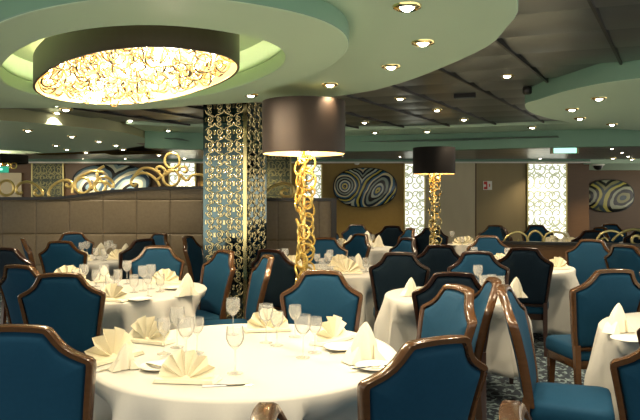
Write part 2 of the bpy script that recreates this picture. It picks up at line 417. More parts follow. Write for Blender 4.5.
k += 1; tag(MB().box(wx(583), 11, 15.2, 19.2, 2.32, 2.44).build('ceiling', M['sage'], smooth=0), kind='structure')
# backlit lattice panels
def lattice(px0, px1, py0, py1, label, m='lattice_lit', y=YW, z0=None):
    a = on(px0, py0, y-.06); b = on(px1, py1, y-.06); cx = (a.x+b.x)/2; hw = (b.x-a.x)/2
    z1 = a.z; z0 = b.z if z0 is None else z0
    t = thing('lattice_panel', label, 'wall panel', (cx, y-.06, z0))
    MB().box(-hw, hw, -.02, .02, 0, z1-z0).build('screen', M[m], t, 0)
    fr = MB()
    for x0, x1, q0, q1 in ((-hw-.03, -hw, -.02, z1-z0+.02), (hw, hw+.03, -.02, z1-z0+.02), (-hw, hw, -.02, 0), (-hw, hw, z1-z0, z1-z0+.02)):
        fr.box(x0, x1, -.035, .035, q0, q1)
    fr.build('frame', M['olivegold'], t, 0)
    return t
lattice(405, 424, 164, 228, 'bright backlit white lattice panel behind the far black shaded lamp', z0=.5)
lattice(528, 565.5, 164, 230, 'widest backlit white lattice panel of scrolls beside the oval on the far wall', z0=.5)
lattice(307, 321, 165, 190, 'narrow backlit white lattice panel beside the tall ring lamp column', z0=.9)
lattice(170, 195, 162, 190, 'white backlit lattice panel behind the gold ring scrolls beside the mirror pillar', z0=.9)
lattice(33, 63, 160, 200, 'dark gold filigree panel behind the scrolls above the padded screen', 'lattice_dark', z0=.9)
lattice(264, 290, 155, 200, 'dark blue and gold filigree panel between mirror pillar and ring lamp', 'lattice_dark', y=13.5, z0=.9)
# oval agate wall art
def art(px, py, wpx, hpx, y, m, label):
    c = on(px, py, y-.06); a = wpx/2*y/F; b = hpx/2*y/F
    t = thing('oval_artwork', label, 'wall art', c)
    N = 48
    out = lambda s, yy: [(a*s*math.copysign(abs(math.cos(2*PI*i/N))**(2/2.3), math.cos(2*PI*i/N)), yy, b*s*math.copysign(abs(math.sin(2*PI*i/N))**(2/2.3), math.sin(2*PI*i/N))) for i in range(N)]
    MB().loft([out(.96, .02), out(.97, -.03), out(.93, -.05), out(.6, -.075), out(.2, -.085)]).build('stone_face', M[m], t)
    MB().loft([out(.95, .05), out(1.0, .05), out(1.0, -.035), out(.965, -.04), out(.95, .0)], True, False).build('rim', M['black'], t)
    return t
art(365, 187.5, 64, 40, YW, 'agate', 'oval blue and white banded stone art on the gold wall')
art(609, 196, 50, 33, 19.2, 'agate_gold', 'oval olive and gold banded stone art in the far alcove')
art(112, 181, 78, 34, YW, 'agate_pale', 'pale grey blue oval stone art behind scrolls above padded screen')
tag(MB().box(wx(-120), wx(23), YW-.08, YW-.05, .9, EYE+(196-173)*YW/F).build('cream_wall_panel', M['wall_beige'], smooth=0), 'cream wall panel behind the scrolls at the far edge of the padded screen', 'wall panel')

# ------------------------------------------------------------------ downlights
PROTO = {}
DLK = 1.15
def downlight(loc, label, group, power=20.0, r=0.045, spot=115):
    t = thing('recessed_downlight', label, 'ceiling light', loc, 0, group)
    if 'dl' not in PROTO:
        PROTO['dl'] = (MB().lathe([(.034,.004),(.036,-.008),(.052,-.016),(.066,-.010),(.070,.0),(.070,.006)], 20).mesh('bezel', M['brass']),
                       MB().lathe([(.001,-.026),(.016,-.024),(.030,-.014),(.036,-.004),(.036,.004)], 16).mesh('lens', M['lens']))
    for nm, me in zip(('bezel', 'lens'), PROTO['dl']):
        o = bpy.data.objects.new(nm, me); COL.objects.link(o); o.parent = t
    if power: lamp('downlight_beam', 'SPOT', (0,0,-.06), power*DLK, t, radius=0.03, spot=spot, blend=.7)
    return t
def downlights(pix, z, place, power, extra=()):
    pts = [at(x, y, z) for x, y in pix]+[Vector((x, y, z)) for x, y in extra]
    vis = sorted(range(len(pix)), key=lambda i: pix[i][0])
    for i, p in enumerate(pts):
        if i < len(pix):
            lab = '%s lit recessed downlight %s' % (order(vis.index(i), len(pix)) if len(pix) > 1 else 'single', place)
        else: lab = 'extra lit recessed downlight %s nearest the viewer' % place
        downlight(p, lab, 'downlights '+place, power)
downlights([(407,6),(423,42),(391,66),(330,84),(251,94.5),(57,104),(66,109)], ZA, 'in the rim of the big round soffit', 26,
           [(.55,2.5),(.2,1.75),(-.9,1.75),(-2.2,1.8),(-3.4,2.3),(-4.4,3.6),(-4.4,5.2)])  # out-of-view stretch of the ring, added so the near chairs get light
downlights([(599,98),(572,109),(580,118),(612,124)], ZA, 'under the green disc near the exit sign', 30, [(3.0,5.3),(4.2,5.2),(5.2,6.0)])
downlights([(507,75),(400,98),(437,109.5),(364.5,122),(464,119),(130,120)], ZC-.022, 'between the dark metal ceiling panels', 34, [(1.5,3.1),(2.2,3.0),(2.9,3.6),(1.5,2.0),(3.0,1.8)])
downlights([(375,132),(427,131),(532,127),(168,130)], 2.55, 'in the long curved green soffit', 24)
downlights([(28,130),(72,136),(56,145),(67,149),(99,141),(116,145),(123,149),(86,152)], ZA, 'under the low left green disc', 22)
downlights([(612,148),(622,152),(628,156),(400,156),(540,158)], ZF-.012, 'in the far dark ceiling', 26, [(-1.0,13.0),(-3.5,13.8),(.5,14.0)])
downlights([(350,159.8),(380,159.9),(448,159.9),(500,159.8)], ZF-.012, 'added to wash the far wall', 80, [(-4.6,15.0),(-5.6,15.0),(-3.2,15.0),(-1.5,15.0)])  # wall washers added to brighten the far wall and its stone art
downlights([(613,158),(632,159)], 2.40, 'in the alcove ceiling over the oval art', 45)

# ------------------------------------------------------------------ hanging chandelier in the recess
ch = thing('drum_chandelier', 'huge oval bronze drum chandelier filled with lit gold rings, recessed in the ceiling', 'chandelier', (0,0,0))
DC = Vector((-1.27, 4.2)); ZR = 2.29
o_ = oval(1.13, .53, 2.35, DC); i_ = oval(1.115, .515, 2.35, DC)
dr = MB().prism(o_, ZR, 2.49, i_).build('drum_shade', M['shade'], ch)
dr.data.materials.append(M['shade_in'])
for p in dr.data.polygons:
    c = p.center
    if abs(p.normal.z) < .4 and p.normal.x*(c.x-DC.x)+p.normal.y*(c.y-DC.y) < 0: p.material_index = 1
MB().prism(oval(1.11, .51, 2.35, DC), 2.455, 2.47).build('diffuser', M['diffuser'], ch)
for q in (-.6, .6):
    p = DC+AL*q; MB().tube([(p.x, p.y, 2.465), (p.x, p.y, ZC-.02)], .012, 8).build('hanging_rod', M['brass'], ch)
RING = MB().ring((0,0,0), .05, .0060, (0,0,1), 20, 6).mesh('ring', M['champagne'])
BULB = MB().lathe([(.002,-.030),(.016,-.024),(.022,-.008),(.018,.012),(.009,.024),(.009,.06)], 12).mesh('bulb', M['bulb'])
def part_of(name, me, parent, loc, rot=(0,0,0), sc=(1,1,1)):
    o = bpy.data.objects.new(name, me); COL.objects.link(o); o.parent = parent
    o.location = loc; o.rotation_euler = rot; o.scale = sc
    return o
rest = MB()
for i in range(210):
    while True:
        a, b = random.uniform(-1.07, 1.07), random.uniform(-.48, .48)
        if abs(a/1.07)**2.3+abs(b/.48)**2.3 < 1: break
    p = DC+AL*a+PE*b; R = random.uniform(.7, 1.35)
    loc = (p.x, p.y, random.uniform(2.325, 2.40) if i > 99 else random.uniform(2.305, 2.37))
    if i < 100: part_of('ring', RING, ch, loc, (random.uniform(.6,2.5), random.uniform(-.8,.8), random.uniform(0,6.28)), (R, R, 1))
    else: rest.ring(loc, .05*R, .0065, (random.uniform(-1,1), random.uniform(-1,1), random.uniform(-.7,.7)), 14, 5)
tag(rest.build('ring_cluster', M['champagne'], ch), kind='stuff')
for a in (-.95, -.6, -.2, .2, .6, .95):
    for b in (-.36, 0, .36):
        if abs(a) > .9 and b: continue
        p = DC+AL*(a+random.uniform(-.08,.08))+PE*b
        part_of('bulb', BULB, ch, (p.x, p.y, random.uniform(2.35, 2.41)))
for a in (-.8, -.27, .27, .8):
    p = DC+AL*a
    lamp('bulb_light', 'POINT', (p.x, p.y, 2.30), 24, ch, radius=.06)
    lamp('recess_light', 'POINT', (p.x, p.y, 2.54), 4.5, ch, radius=.03, col=(1, .86, .55))

# ------------------------------------------------------------------ ring-column lamps
def ring_lamp(x, y, dia, hshade, zbot, label, shade_m, power, ring_m='gold_glass'):
    t = thing('ring_column_lamp', label, 'lamp', (x, y, 0))
    R = dia/2
    MB().lathe([(.001,0),(.19,0),(.19,.02),(.17,.035),(.03,.05),(.001,.05)], 28).build('base', M['palegold'], t)
    MB().lathe([(.014,.04),(.014,zbot+.1)], 12).build('pole', M['gold'], t)
    z = .10; i = 0; lr = MB().ring((0,0,0), .058, .0095, (0,0,1), 20, 6).mesh('ring', M[ring_m])
    while z < zbot+.02:
        a = i*2.4; rr = random.uniform(.05, .068)
        off = .045
        part_of('ring', lr, t, (off*math.cos(a), off*math.sin(a), z), (PI/2+random.uniform(-.4,.4), random.uniform(-.3,.3), a*.5+random.uniform(-.5,.5)), (rr/.058, rr/.058*random.uniform(.9,1.2), 1))
        z += random.uniform(.027, .036); i += 1
    s = MB()
    N = 40
    s.loft([[(r*math.cos(2*PI*j/N), r*math.sin(2*PI*j/N), zz) for j in range(N)] for r, zz in ((R, zbot), (R, zbot+hshade), (R-.008, zbot+hshade), (R-.008, zbot), (R, zbot))], True, False)
    sh = s.build('lamp_shade', M[shade_m], t)
    sh.data.materials.append(M['shade_in'])
    for p in sh.data.polygons:
        if p.normal.x*p.center.x+p.normal.y*p.center.y < -.01: p.material_index = 1
    MB().lathe([(.001, zbot+hshade-.03), (R-.01, zbot+hshade-.03), (R-.01, zbot+hshade-.015), (.001, zbot+hshade-.015)], 40).build('shade_top', M['shade_in'], t)  # unseen cap, added to keep the lamp's light off the soffit
    for a in (0, 2.1, 4.2): part_of('bulb', BULB, t, (.13*math.cos(a), .13*math.sin(a), zbot+.20), sc=(1.2,1.2,1.2))
    lamp('bulb_light', 'POINT', (0, -.06, zbot+.10), power, t, radius=.05)
    return t
ring_lamp(-.138, 5.4, .705, .44, 1.897, 'tall lamp of interlocked gold rings under a wide bronze drum shade', 'shade', 22)
ring_lamp((434-320)*9.1/F, 9.1, .60, .375, 1.855, 'far lamp of metal rings under a black drum shade', 'shade_black', 6, 'palegold')
t = thing('ring_column_lamp', 'cropped far lamp with dark shade and lit gold rings beyond the padded screen', 'lamp', (wx(0,13.0)-.1, 13.0, 0))
MB().lathe([(.012,0),(.012,2.12)], 10).build('pole', M['gold'], t)
MB().lathe([(.62,2.21),(.62,2.38),(.61,2.38),(.61,2.21)], 30).build('lamp_shade', M['shade_black'], t)
lr = MB().ring((0,0,0), .06, .014, (0,-1,.2), 14, 6).mesh('ring', M['gold_glass'])
for i in range(11): part_of('ring', lr, t, (-.5+i*.1, -.3+.06*(i % 3), 2.15), (0, 0, random.uniform(-.3,.3)))
lamp('bulb_light', 'POINT', (0, -.1, 2.2), 60, t, radius=.08)

# ------------------------------------------------------------------ padded screens with gold scrolls
def spiral(c, r0, r1, a0, turns, n=22):
    return [(c[0]+(r0+(r1-r0)*i/n)*math.cos(a0+2*PI*turns*i/n), c[1]+(r0+(r1-r0)*i/n)*math.sin(a0+2*PI*turns*i/n)) for i in range(n+1)]
def padded_screen(px0, px1, prof, y, label, cell=33.5):
    """prof: (px, py) of the top edge; tiles of padded leather between seams, black cap on top"""
    t = thing('padded_screen', label, 'room divider', ((px0+px1)/2*0+on((px0+px1)/2, 196, y).x, y, 0))
    X0 = t.location.x
    def top(px):
        for (a, b), (c, d) in zip(prof, prof[1:]):
            if a <= px <= c: return b+(d-b)*(px-a)/(c-a)
        return prof[0][1] if px < prof[0][0] else prof[-1][1]
    pad = MB(); cap = MB(); GU = (0, .015, .035, .06, .5, .94, .965, .985, 1)
    s = y/F; zz = [0.02, .45, .94, 1.478]
    px = px0; first = True
    while px < px1-1:
        qx = min(px+cell, px1)
        x0, x1 = (px-320)*s-X0+.0015, (qx-320)*s-X0-.0015
        n = 8; cols = []
        for r in range(4):
            lo = lambda u: zz[r]+.0015
            def hi(u):
                tp = EYE+(196-top(px+(qx-px)*u))*s-.03
                return tp if r == 3 else zz[r+1]-.0015
            if r == 3 and hi(0) < zz[3]+.03 and hi(1) < zz[3]+.03: continue
            rows = []
            for v in GU:
                row = []
                for u in GU:
                    e = min(u, 1-u)*(x1-x0); h = hi(u); l = lo(u); e2_ = min(v, 1-v)*max(h-l, .02)
                    bulge = .012*min(1, min(e, e2_)/.03)**.6
                    row.append((x0+(x1-x0)*u, -.02-bulge, l+(h-l)*v))
                rows.append(row)
            pad.loft(rows, False, False)
        px = qx
    pad.build('padding', M['booth'], t, 60)
    bk = MB(); ring = []
    xs = [px0+(px1-px0)*i/40 for i in range(41)]
    bk.loft([[((p-320)*s-X0, -.02, 0), ((p-320)*s-X0, .06, 0), ((p-320)*s-X0, .06, EYE+(196-top(p))*s-.02), ((p-320)*s-X0, -.02, EYE+(196-top(p))*s-.02)] for p in xs])
    bk.build('backing', M['black'], t, 0)
    cap.loft([[((p-320)*s-X0, -.055, EYE+(196-top(p))*s-.045), ((p-320)*s-X0, .075, EYE+(196-top(p))*s-.045), ((p-320)*s-X0, .075, EYE+(196-top(p))*s), ((p-320)*s-X0, -.055, EYE+(196-top(p))*s)] for p in xs])
    cap.build('cap_rail', M['black'], t, 30)
    def curl(pts, r=.022, m='scroll_gold', name='scroll'):
        P = [((a-320)*s-X0, .01, EYE+(196-b)*s) for a, b in pts]
        o = MB().tube(P, r, 8, False, .9, up=(0,1,0)).build(name, M[m], t)
        return o
    return t, curl, (lambda v: EYE+(196-v)*s)
t, curl, _ = padded_screen(-64, 207, [(-64,197),(30,197),(60,196.5),(85,193.5),(110,190),(150,187),(207,186)], 10.0, 'long padded taupe leather screen with wavy black top and gold scrolls')
circ = lambda cx, cy, r, n=20: [(cx+r*math.cos(2*PI*i/n), cy+r*math.sin(2*PI*i/n)) for i in range(n+1)]
S = lambda pts: [(p.x, p.y) for p in smooth_open(pts, 6)]
curl(circ(6, 188, 7.5))
curl(S([(22,192),(19,194),(16,191),(17,186),(22,182.5),(29,182),(36,185.5),(41,190),(42.5,194),(39,196),(35,195),(34,191.5),(36.5,190)]))
curl(S([(49,196.5),(48,193),(51,187),(58,182),(65,180),(70.5,181.5),(72,184.5),(69,187),(66,185.5),(67,183.5)]))
curl(circ(82.5, 185.5, 7.8)); curl(circ(100, 187, 5.5))
curl(S([(72,193),(73,186),(78,178),(87,173),(96,171),(104,173)]))
curl(S([(104,166),(98,170),(97,176),(101,181),(107,183),(111,187)]))
curl(S([(92,189),(95,182),(101,177),(108,178),(113,183),(113,188)]))
curl(S([(136,183),(134,186),(131,184),(131.5,179.5),(136,175),(143,173),(150,175),(156,180),(160,186)]))
curl(S([(133,177),(140,169.5),(148,168),(156,171),(163,178)]))
curl(circ(172, 160.5, 7.6)); curl(circ(171, 178, 8.2))
curl(S([(160,172),(157,171),(156.5,168),(160,166.5),(164,169),(166,172),(172,171),(178,170.5),(180,167),(184,166.5),(187,169),(186,172),(183,172)]))
curl(S([(156,180),(164,175),(170,172)]))
curl(S([(180,174),(184,179),(188,180),(191,176),(196,174.5),(202,175),(206,178)]))
t2, curl2, _ = padded_screen(237, 336, [(237,198),(336,198)], 8.6, 'short padded taupe screen framed in black behind the ring lamp', 41)
MB().box(on(331,0,8.6).x-t2.location.x, on(336.5,0,8.6).x-t2.location.x, -.06, .08, 0, EYE-.03).build('end_post', M['black'], t2, 0)
curl2(S([(290,198),(294,192),(292,186.5),(286,183.5),(279,184),(272,187),(266,192)]))
curl2(S([(290,197),(284,196.5),(281,193),(284,189.5),(288,191)]))

# ------------------------------------------------------------------ mirror pillar
pc = on(246, 196, 6.9)
pl = thing('mirror_pillar', 'tall smoked mirror pillar covered in gold scrollwork with brass corner', 'pillar', (pc.x, pc.y, 0))
TH = math.radians(20); W = .53
dl = Vector((-math.cos(TH), math.sin(TH), 0)); drr = Vector((math.sin(TH), math.cos(TH), 0))
poly = [Vector((0,0,0)), drr*W, drr*W+dl*W, dl*W]
MB().loft([[p for p in poly], [p+Vector((0,0,ZC)) for p in poly]]).build('mirror_cladding', M['mirror'], pl, 0)
cm = MB(); q = (dl+drr).normalized()*-1
cm.loft([[Vector((0,0,zz))+dl*.035+q*.004, Vector((0,0,zz))+q*.022, Vector((0,0,zz))+drr*.035+q*.004, Vector((0,0,zz))+drr*.03-q*.01, Vector((0,0,zz))+dl*.03-q*.01] for zz in (0, ZC)])
cm.build('corner_trim', M['brass'], pl, 0)
MB().box(-.4, .28, -.08, .64, 0, .12).build('plinth', M['black'], pl, 0) if False else None
def face_scrolls(d, nrm, width, name):
    """raised damask: rows of paired C-scrolls, leaves between them"""
    mb = MB(); rnd = random.Random(4); z = .12; row = 0
    cell = .118; ncol = int(width/cell)
    def put_(pts, r0, r1):
        n_ = len(pts)
        mb.tube([d*a_+Vector((0,0,b_))+nrm*.004 for a_, b_ in pts], [r0+(r1-r0)*i/n_ for i in range(n_)], 5, False, .5, up=nrm)
    while z < 2.55:
        for c in range(ncol):
            u0 = (width-ncol*cell)/2+cell*(c+.5); f_ = 1 if (c+row) % 2 else -1
            big = .046 if (c+row) % 2 else .036
            put_([(u0+f_*a_*.9, z+b_) for a_, b_ in spiral((0,0), big, .008, PI*.6, 1.5, 20)], .0085, .005)
            put_([(u0-f_*a_*.9, z+.082+b_) for a_, b_ in spiral((0,0), big*.8, .007, -PI*.5, -1.35, 18)], .0075, .0045)
            put_([(u0-f_*.055, z+.02), (u0-f_*.035, z+.045), (u0, z+.05), (u0+f_*.04, z+.065), (u0+f_*.056, z+.10)], .005, .007)
            put_([(u0+f_*.050, z-.03), (u0+f_*.056, z-.005), (u0+f_*.048, z+.02)], .009, .004)
        z += .142; row += 1
    return mb.build(name, M['palegold'], pl, 60)
face_scrolls(dl, -drr, W, 'scrollwork'); face_scrolls(drr, -dl, W, 'scrollwork')

# ------------------------------------------------------------------ chairs
def chair_outline():
    half = [(.212,.455),(.228,.56),(.245,.70),(.262,.81),(.272,.870),(.272,.890),(.262,.903),(.235,.917),(.205,.933),(.178,.955),(.158,.981),(.142,1.010),(.128,1.032),(.110,1.040),(.06,1.045)]
    return half
HALF = chair_outline()
OUT = [(x, z) for x, z in HALF]+[(0,1.047)]+[(-x, z) for x, z in reversed(HALF)]      # open at the bottom
def inset(poly, d):
    n = len(poly); out = []
    for i in range(n):
        a = Vector(poly[i-1]); b = Vector(poly[i]); c = Vector(poly[(i+1) % n])
        t1 = (b-a).normalized(); t2 = (c-b).normalized()
        n1 = Vector((-t1.y, t1.x)); n2 = Vector((-t2.y, t2.x)); m = (n1+n2)
        m = m.normalized() if m.length > 1e-6 else n1
        k = d/max(.45, m.dot(n1))
        out.append((b.x+m.x*k, b.y+m.y*k))
    return out
INN = inset(OUT, .028)
def yb(z, x=0):                # recline and gentle bow of the back, local +Y is forward
    t = max(0, (z-.45)/.6)
    return -.205-.06*t-.085*t*t+.03*(x/.27)**2
def make_chair(name='dining_chair', back='teal', wood='wood'):
    t = thing(name, '', 'chair')
    fr = MB(); n = len(OUT); rings = []
    for i in range(n):
        o, q = Vector(OUT[i]), Vector(INN[i]); r = []
        for u, dy in ((0,-.017),(.14,-.024),(.86,-.024),(1,-.012),(1,.012),(.86,.024),(.14,.024),(0,.017)):
            p = o.lerp(q, u); r.append((p.x, yb(p.y, p.x)+dy, p.y))
        rings.append(r)
    rings.append(rings[0])
    fr.loft(rings, True, False)
    fr.build('back_frame', M[wood], t, 50)
    # upholstery of the back, bulging to both sides of the frame
    c = Vector((0, .745)); inn = inset(OUT, .026)
    for side, m, nm in ((1, 'teal', 'backrest'), (-1, back, 'backrest_rear')):
        pd = MB(); rg = []
        for s, bl in ((1, -.008), (.975, .012), (.93, .022), (.84, .028), (.6, .031), (.3, .033), (.02, .033)):
            r = []
            for (x, z) in inn:
                p = c.lerp(Vector((x, z)), s); r.append((p.x, yb(p.y, p.x)+side*bl, p.y))
            rg.append(r)
        pd.loft(rg, True, False); pd.add(rg[-1], [tuple(range(n))])
        pd.build(nm, M[m], t, 70)
    # seat cushion
    def sring(k, z):
        pts = []
        base = [(-.205,-.20),(.205,-.20),(.245,.21),(-.245,.21)]
        rad = .05
        for i in range(4):
            a = Vector(base[i-1]); b = Vector(base[i]); d = Vector(base[(i+1) % 4])
            u = (a-b).normalized(); v = (d-b).normalized()
            for q in range(5):
                w_ = q/4; p = b+u*rad*(1-w_)**2+v*rad*w_**2
                pts.append((p.x*k, p.y*k+0.0, z))
        return pts
    st = MB(); st.loft([sring(.965,.385),sring(.995,.395),sring(1.0,.43),sring(.99,.462),sring(.95,.480),sring(.85,.490),sring(.5,.496),sring(.05,.498)])
    st.build('seat', M['teal'], t, 60)
    ap = MB(); ap.loft([sring(.94,.325),sring(.955,.33),sring(.955,.386)]); ap.build('seat_rail', M[wood], t, 40)
    def leg(p0, p1, p2, w0, w1):
        mb = MB(); rr = []
        for p, w_ in ((p0, w0), (p1, (w0+w1)/2*1.02), (p2, w1)):
            rr.append([(p[0]-w_, p[1]-w_, p[2]), (p[0]+w_, p[1]-w_, p[2]), (p[0]+w_, p[1]+w_, p[2]), (p[0]-w_, p[1]+w_, p[2])])
        return mb.loft(rr)
    for s in (-1, 1):
        leg((s*.20,.165,.36), (s*.203,.168,.18), (s*.205,.17,0), .024, .015).build('leg', M[wood], t, 30)
        leg((s*.198,-.203,.50), (s*.198,-.22,.25), (s*.198,-.285,0), .020, .016).build('leg', M[wood], t, 30)
    return t
SEATS = []
CH = {'teal': make_chair(), 'navy': make_chair(back='navy', wood='wood_dark')}
used = {'teal': False, 'navy': False}
def chair(x, y, face, label, back='teal', group=None):
    """x, y: plan position of the crest of the back; face: degrees the sitter looks, 0 = away from camera, 90 = to the right of it"""
    o = CH[back] if not used[back] else copy_tree(CH[back]); used[back] = True
    a = math.radians(face); f = Vector((math.sin(a), math.cos(a)))
    o.location = (x+f.x*.35, y+f.y*.35, 0); o.rotation_euler = (0, 0, -a)
    SEATS.append((o.location.x, o.location.y, f.x, f.y))
    o['label'] = label; o['group'] = group or 'teal upholstered dining chairs'
    return o
T1 = (-.36, 3.155, .74); T2 = (-1.64, 5.29, .68); T3 = (.18, 6.7, .63); T4 = (-2.75, 7.95, .56); T7 = (1.02, 5.0, .50); T8 = (2.35, 3.6, .70); T9 = (2.1, 7.05, .68)
T6 = (.65, 9.6, .5); T11 = (2.4, 10.25, .34); T12 = (3.75, 10.0, .5); T13 = (5.5, 10.5, .5)
chairs = [
 (-1.165, 2.43, 3, 'teal chair with brown frame, seen from behind at the front corner of large table'),
 (.42, 2.22, -26, 'big teal chair seen from behind in front of the large white table'),
 (-.135, 1.43, 88, 'chair turned edge-on, only its crest showing in front of the large table'),
 (.43, 1.45, 106, 'chair turned edge-on with tan crest low beside the big front chair'),
 (.014, 4.25, 183, 'teal chair facing us across the large white table under the ring lamp'),
 (-1.675, 4.08, -10, 'grey-teal chair seen from behind at the near side of the second table'),
 (-2.17, 4.56, 22, 'dark teal chair partly hidden beside the grey-teal chair at second table'),
 (-3.02, 6.1, 25, 'dark chair seen from behind standing nearest the edge, before the padded screen'),
 (-1.62, 6.36, 176, 'teal chair facing us across the second table'),
 (-.86, 5.85, -128, 'teal chair turned sideways in front of the mirror pillar'),
 (-.42, 5.33, -107, 'teal chair seen almost edge-on beside the mirror pillar chair'),
 (-.47, 5.9, 32, 'dark navy chair behind the edge-on chair, next to the ring lamp'),
 (.70, 5.6, 6, 'black-backed chair seen from behind with tall crest right of the ring lamp'),
 (.06, 7.62, 180, 'teal chair facing us behind the table of the ring lamp'),
 (.87, 4.12, 8, 'wide black-backed chair with brown frame before the small round table'),
 (.78, 3.52, -108, 'light teal chair with tan frame turned towards the large table'),
 (1.06, 3.82, -84, 'narrow edge-on chair with shiny frame beside the tan framed chair'),
 (1.0, 3.5, 112, 'side-on chair with wide teal seat showing, nearest the carpet'),
 (2.0, 4.3, -6, 'large teal chair seen from behind, its seat showing past its frame, by the cut-off table'),
 (1.96, 6.1, 18, 'black-backed chair seen from behind, in front of the napkin table'),
 (3.12, 7.28, -140, 'teal chair with dark red frame in front of the gold scroll rail'),
 (1.22, 6.45, 0, 'teal chair partly hidden behind the wide black-backed chair'),
 (1.42, 5.75, 186, 'teal chair facing us just above the wide black-backed chair'),
 (1.33, 2.27, 28, 'teal chair seen from behind at the lower corner, brown frame'),
 (1.70, 2.84, 37, 'dark chair corner beside the pointed napkin at the picture edge'),
 (2.97, 5.5, 172, 'teal chair cut by the picture edge below the scroll rail'),
 (3.08, 6.45, 60, 'dark teal chair turned away next to the red framed chair'),
 (-3.55, 7.55, 65, 'dark teal chair behind the far table, second nearest the padded screen edge'),
 (-3.40, 8.72, 150, 'teal chair facing us against the padded screen, its crest only'),
 (-2.88, 7.02, 2, 'dark teal chair seen from behind before the far left table'),
 (-2.15, 8.6, -140, 'blue chair against the padded screen beside the mirror pillar side'),
 (-2.03, 7.35, -50, 'black-backed chair seen from behind at the far left table'),
 (-1.66, 7.9, 100, 'thin edge-on chair beside the mirror pillar and padded screen'),
 (.55, 8.35, -125, 'teal chair turned sideways beyond the ring lamp table'),
 (.64, 11.15, 180, 'far teal chair facing us under the oval blue stone art'),
 (1.2, 10.6, 0, 'far black-backed chair under the oval blue stone art'),
 (.16, 10.4, 100, 'far chair beside the end post of the short padded screen'),
 (1.42, 9.85, -105, 'far teal chair under the backlit panel beside the black shaded lamp'),
 (1.06, 7.55, -115, 'small teal chair with tan frame behind the black-backed chair'),
 (1.76, 9.95, 0, 'far black-backed chair directly behind the black shaded lamp'),
 (3.0, 10.85, -140, 'far teal chair facing us below the red and white wall sign'),
 (2.1, 8.0, 180, 'teal chair facing us on the far side of the napkin table'),
 (2.92, 10.2, 95, 'far dark chair under the left edge of the widest lattice panel'),
 (3.72, 10.95, 180, 'far teal chair centred under the widest lattice panel'),
 (3.95, 9.2, 0, 'far black-backed chair behind the scroll rail, under widest lattice panel'),
 (4.5, 10.15, -105, 'far teal chair between widest lattice panel and olive oval art'),
 (5.2, 11.4, 180, 'far bright blue chair under the olive oval art'),
 (4.95, 9.7, 0, 'far black-backed chair behind the scroll rail at the picture edge'),
]
NAVY = ('black', 'dark navy', 'far dark', 'dark chair seen')
for x, y, a, lab in chairs:
    chair(x, y, a, lab, 'navy' if lab.split(' chair')[0].startswith(NAVY) or 'black-backed' in lab or lab.startswith('dark chair') else 'teal')

# ------------------------------------------------------------------ tables and cloths
ZT = .762
def push_in(px, py, cx, cy):
    """how far towards the table's middle a hanging cloth is pushed by the chair seats at this point"""
    d = Vector((px-cx, py-cy)); L = d.length; u = d/L
    for sx_, sy_, fx, fy in SEATS:
        f = Vector((fx, fy)); g = Vector((fy, -fx))
        def inside(q):
            e = Vector((cx+u.x*q-sx_, cy+u.y*q-sy_)); return abs(e.dot(g)) < .32 and -.40 < e.dot(f) < .29
        q = .16
        while q < L and not inside(q): q += .01
        L = min(L, q)
    return L
def table(T, label, cloth_label, drop=.10, seed=1, flare=.14):
    x, y, R = T; rnd = random.Random(seed)
    t = thing('round_table', label, 'table', (x, y, 0), 0, 'round dining tables')
    MB().lathe([(.001,ZT-.035),(R-.05,ZT-.035),(R-.04,ZT-.028),(R-.04,ZT-.008),(.001,ZT-.008)], 40).build('tabletop', M['wood'], t)
    MB().lathe([(.04,.05),(.045,.3),(.05,.6),(.12,ZT-.045)], 16).build('pedestal', M['black'], t)
    for q in range(4):
        a = q*PI/2+.5; c, s = math.cos(a), math.sin(a)
        MB().tube([(.03*c,.03*s,.12),(.08*c,.08*s,.075),(.12*c,.12*s,.02)], [.025,.022,.018], 8).build('foot', M['black'], t)
    N = 160; fr = [(k_, rnd.uniform(.5, 1.0)/(1+k_*.02), rnd.uniform(0, 6.28)) for k_ in (5, 8, 11, 13, 17, 21)]
    tot = sum(f[1] for f in fr)
    def fold(a): return sum(m_*math.sin(k_*a+p) for k_, m_, p in fr)/tot*1.7
    rings = [[(.03*R*math.cos(2*PI*j/N), .03*R*math.sin(2*PI*j/N), 0) for j in range(N)]]
    for s in (.3, .6, .85, .97): rings.append([(R*s*math.cos(2*PI*j/N), R*s*math.sin(2*PI*j/N), 0) for j in range(N)])
    for r, dz in ((R+.001, -.003), (R+.008, -.012)): rings.append([(r*math.cos(2*PI*j/N), r*math.sin(2*PI*j/N), dz) for j in range(N)])
    H = ZT-drop
    for i in range(1, 11):
        tt = i/10; r = []
        for j in range(N):
            a = 2*PI*j/N; rr = R+.010+flare*.55*tt+flare*fold(a)*min(1, tt*2.6)*.8
            rr = max(rr, R+.006)
            zz_ = ZT-.014-(H-.014)*tt
            if zz_ < .70:
                L = push_in(x+rr*math.cos(a), y+rr*math.sin(a), x, y)
                rr += (L-rr)*min(1, max(0, (.70-zz_)/.13))
            r.append((rr*math.cos(a), rr*math.sin(a), -.014-(H-.014)*tt))
        rings.append(r)
    mb = MB(); mb.loft(rings, True, False); mb.add(rings[0], [tuple(range(N))])
    c = mb.build('tablecloth', M['cloth'], None, 80, (x, y, ZT))
    c.modifiers.new('hem', 'SOLIDIFY').thickness = .003
    tag(c, cloth_label, 'tablecloth', 'white tablecloths')
    return t
table(T1, 'large round table hidden under the front white cloth', 'bright white cloth over the large front table', seed=3)
table(T2, 'round second table hidden under a white cloth', 'white cloth on the second table, under the chandelier', seed=5)
table(T3, 'round table under a cloth behind the ring lamp', 'white cloth on the table behind the ring lamp', seed=8)
table(T4, 'round far table under cloth before the padded screen', 'white cloth on the far table before the padded screen', seed=9)
table(T7, 'small round table under cloth behind the black-backed chair', 'white cloth on the small table showing both sides of the black-backed chair', drop=.22, seed=11, flare=.12)
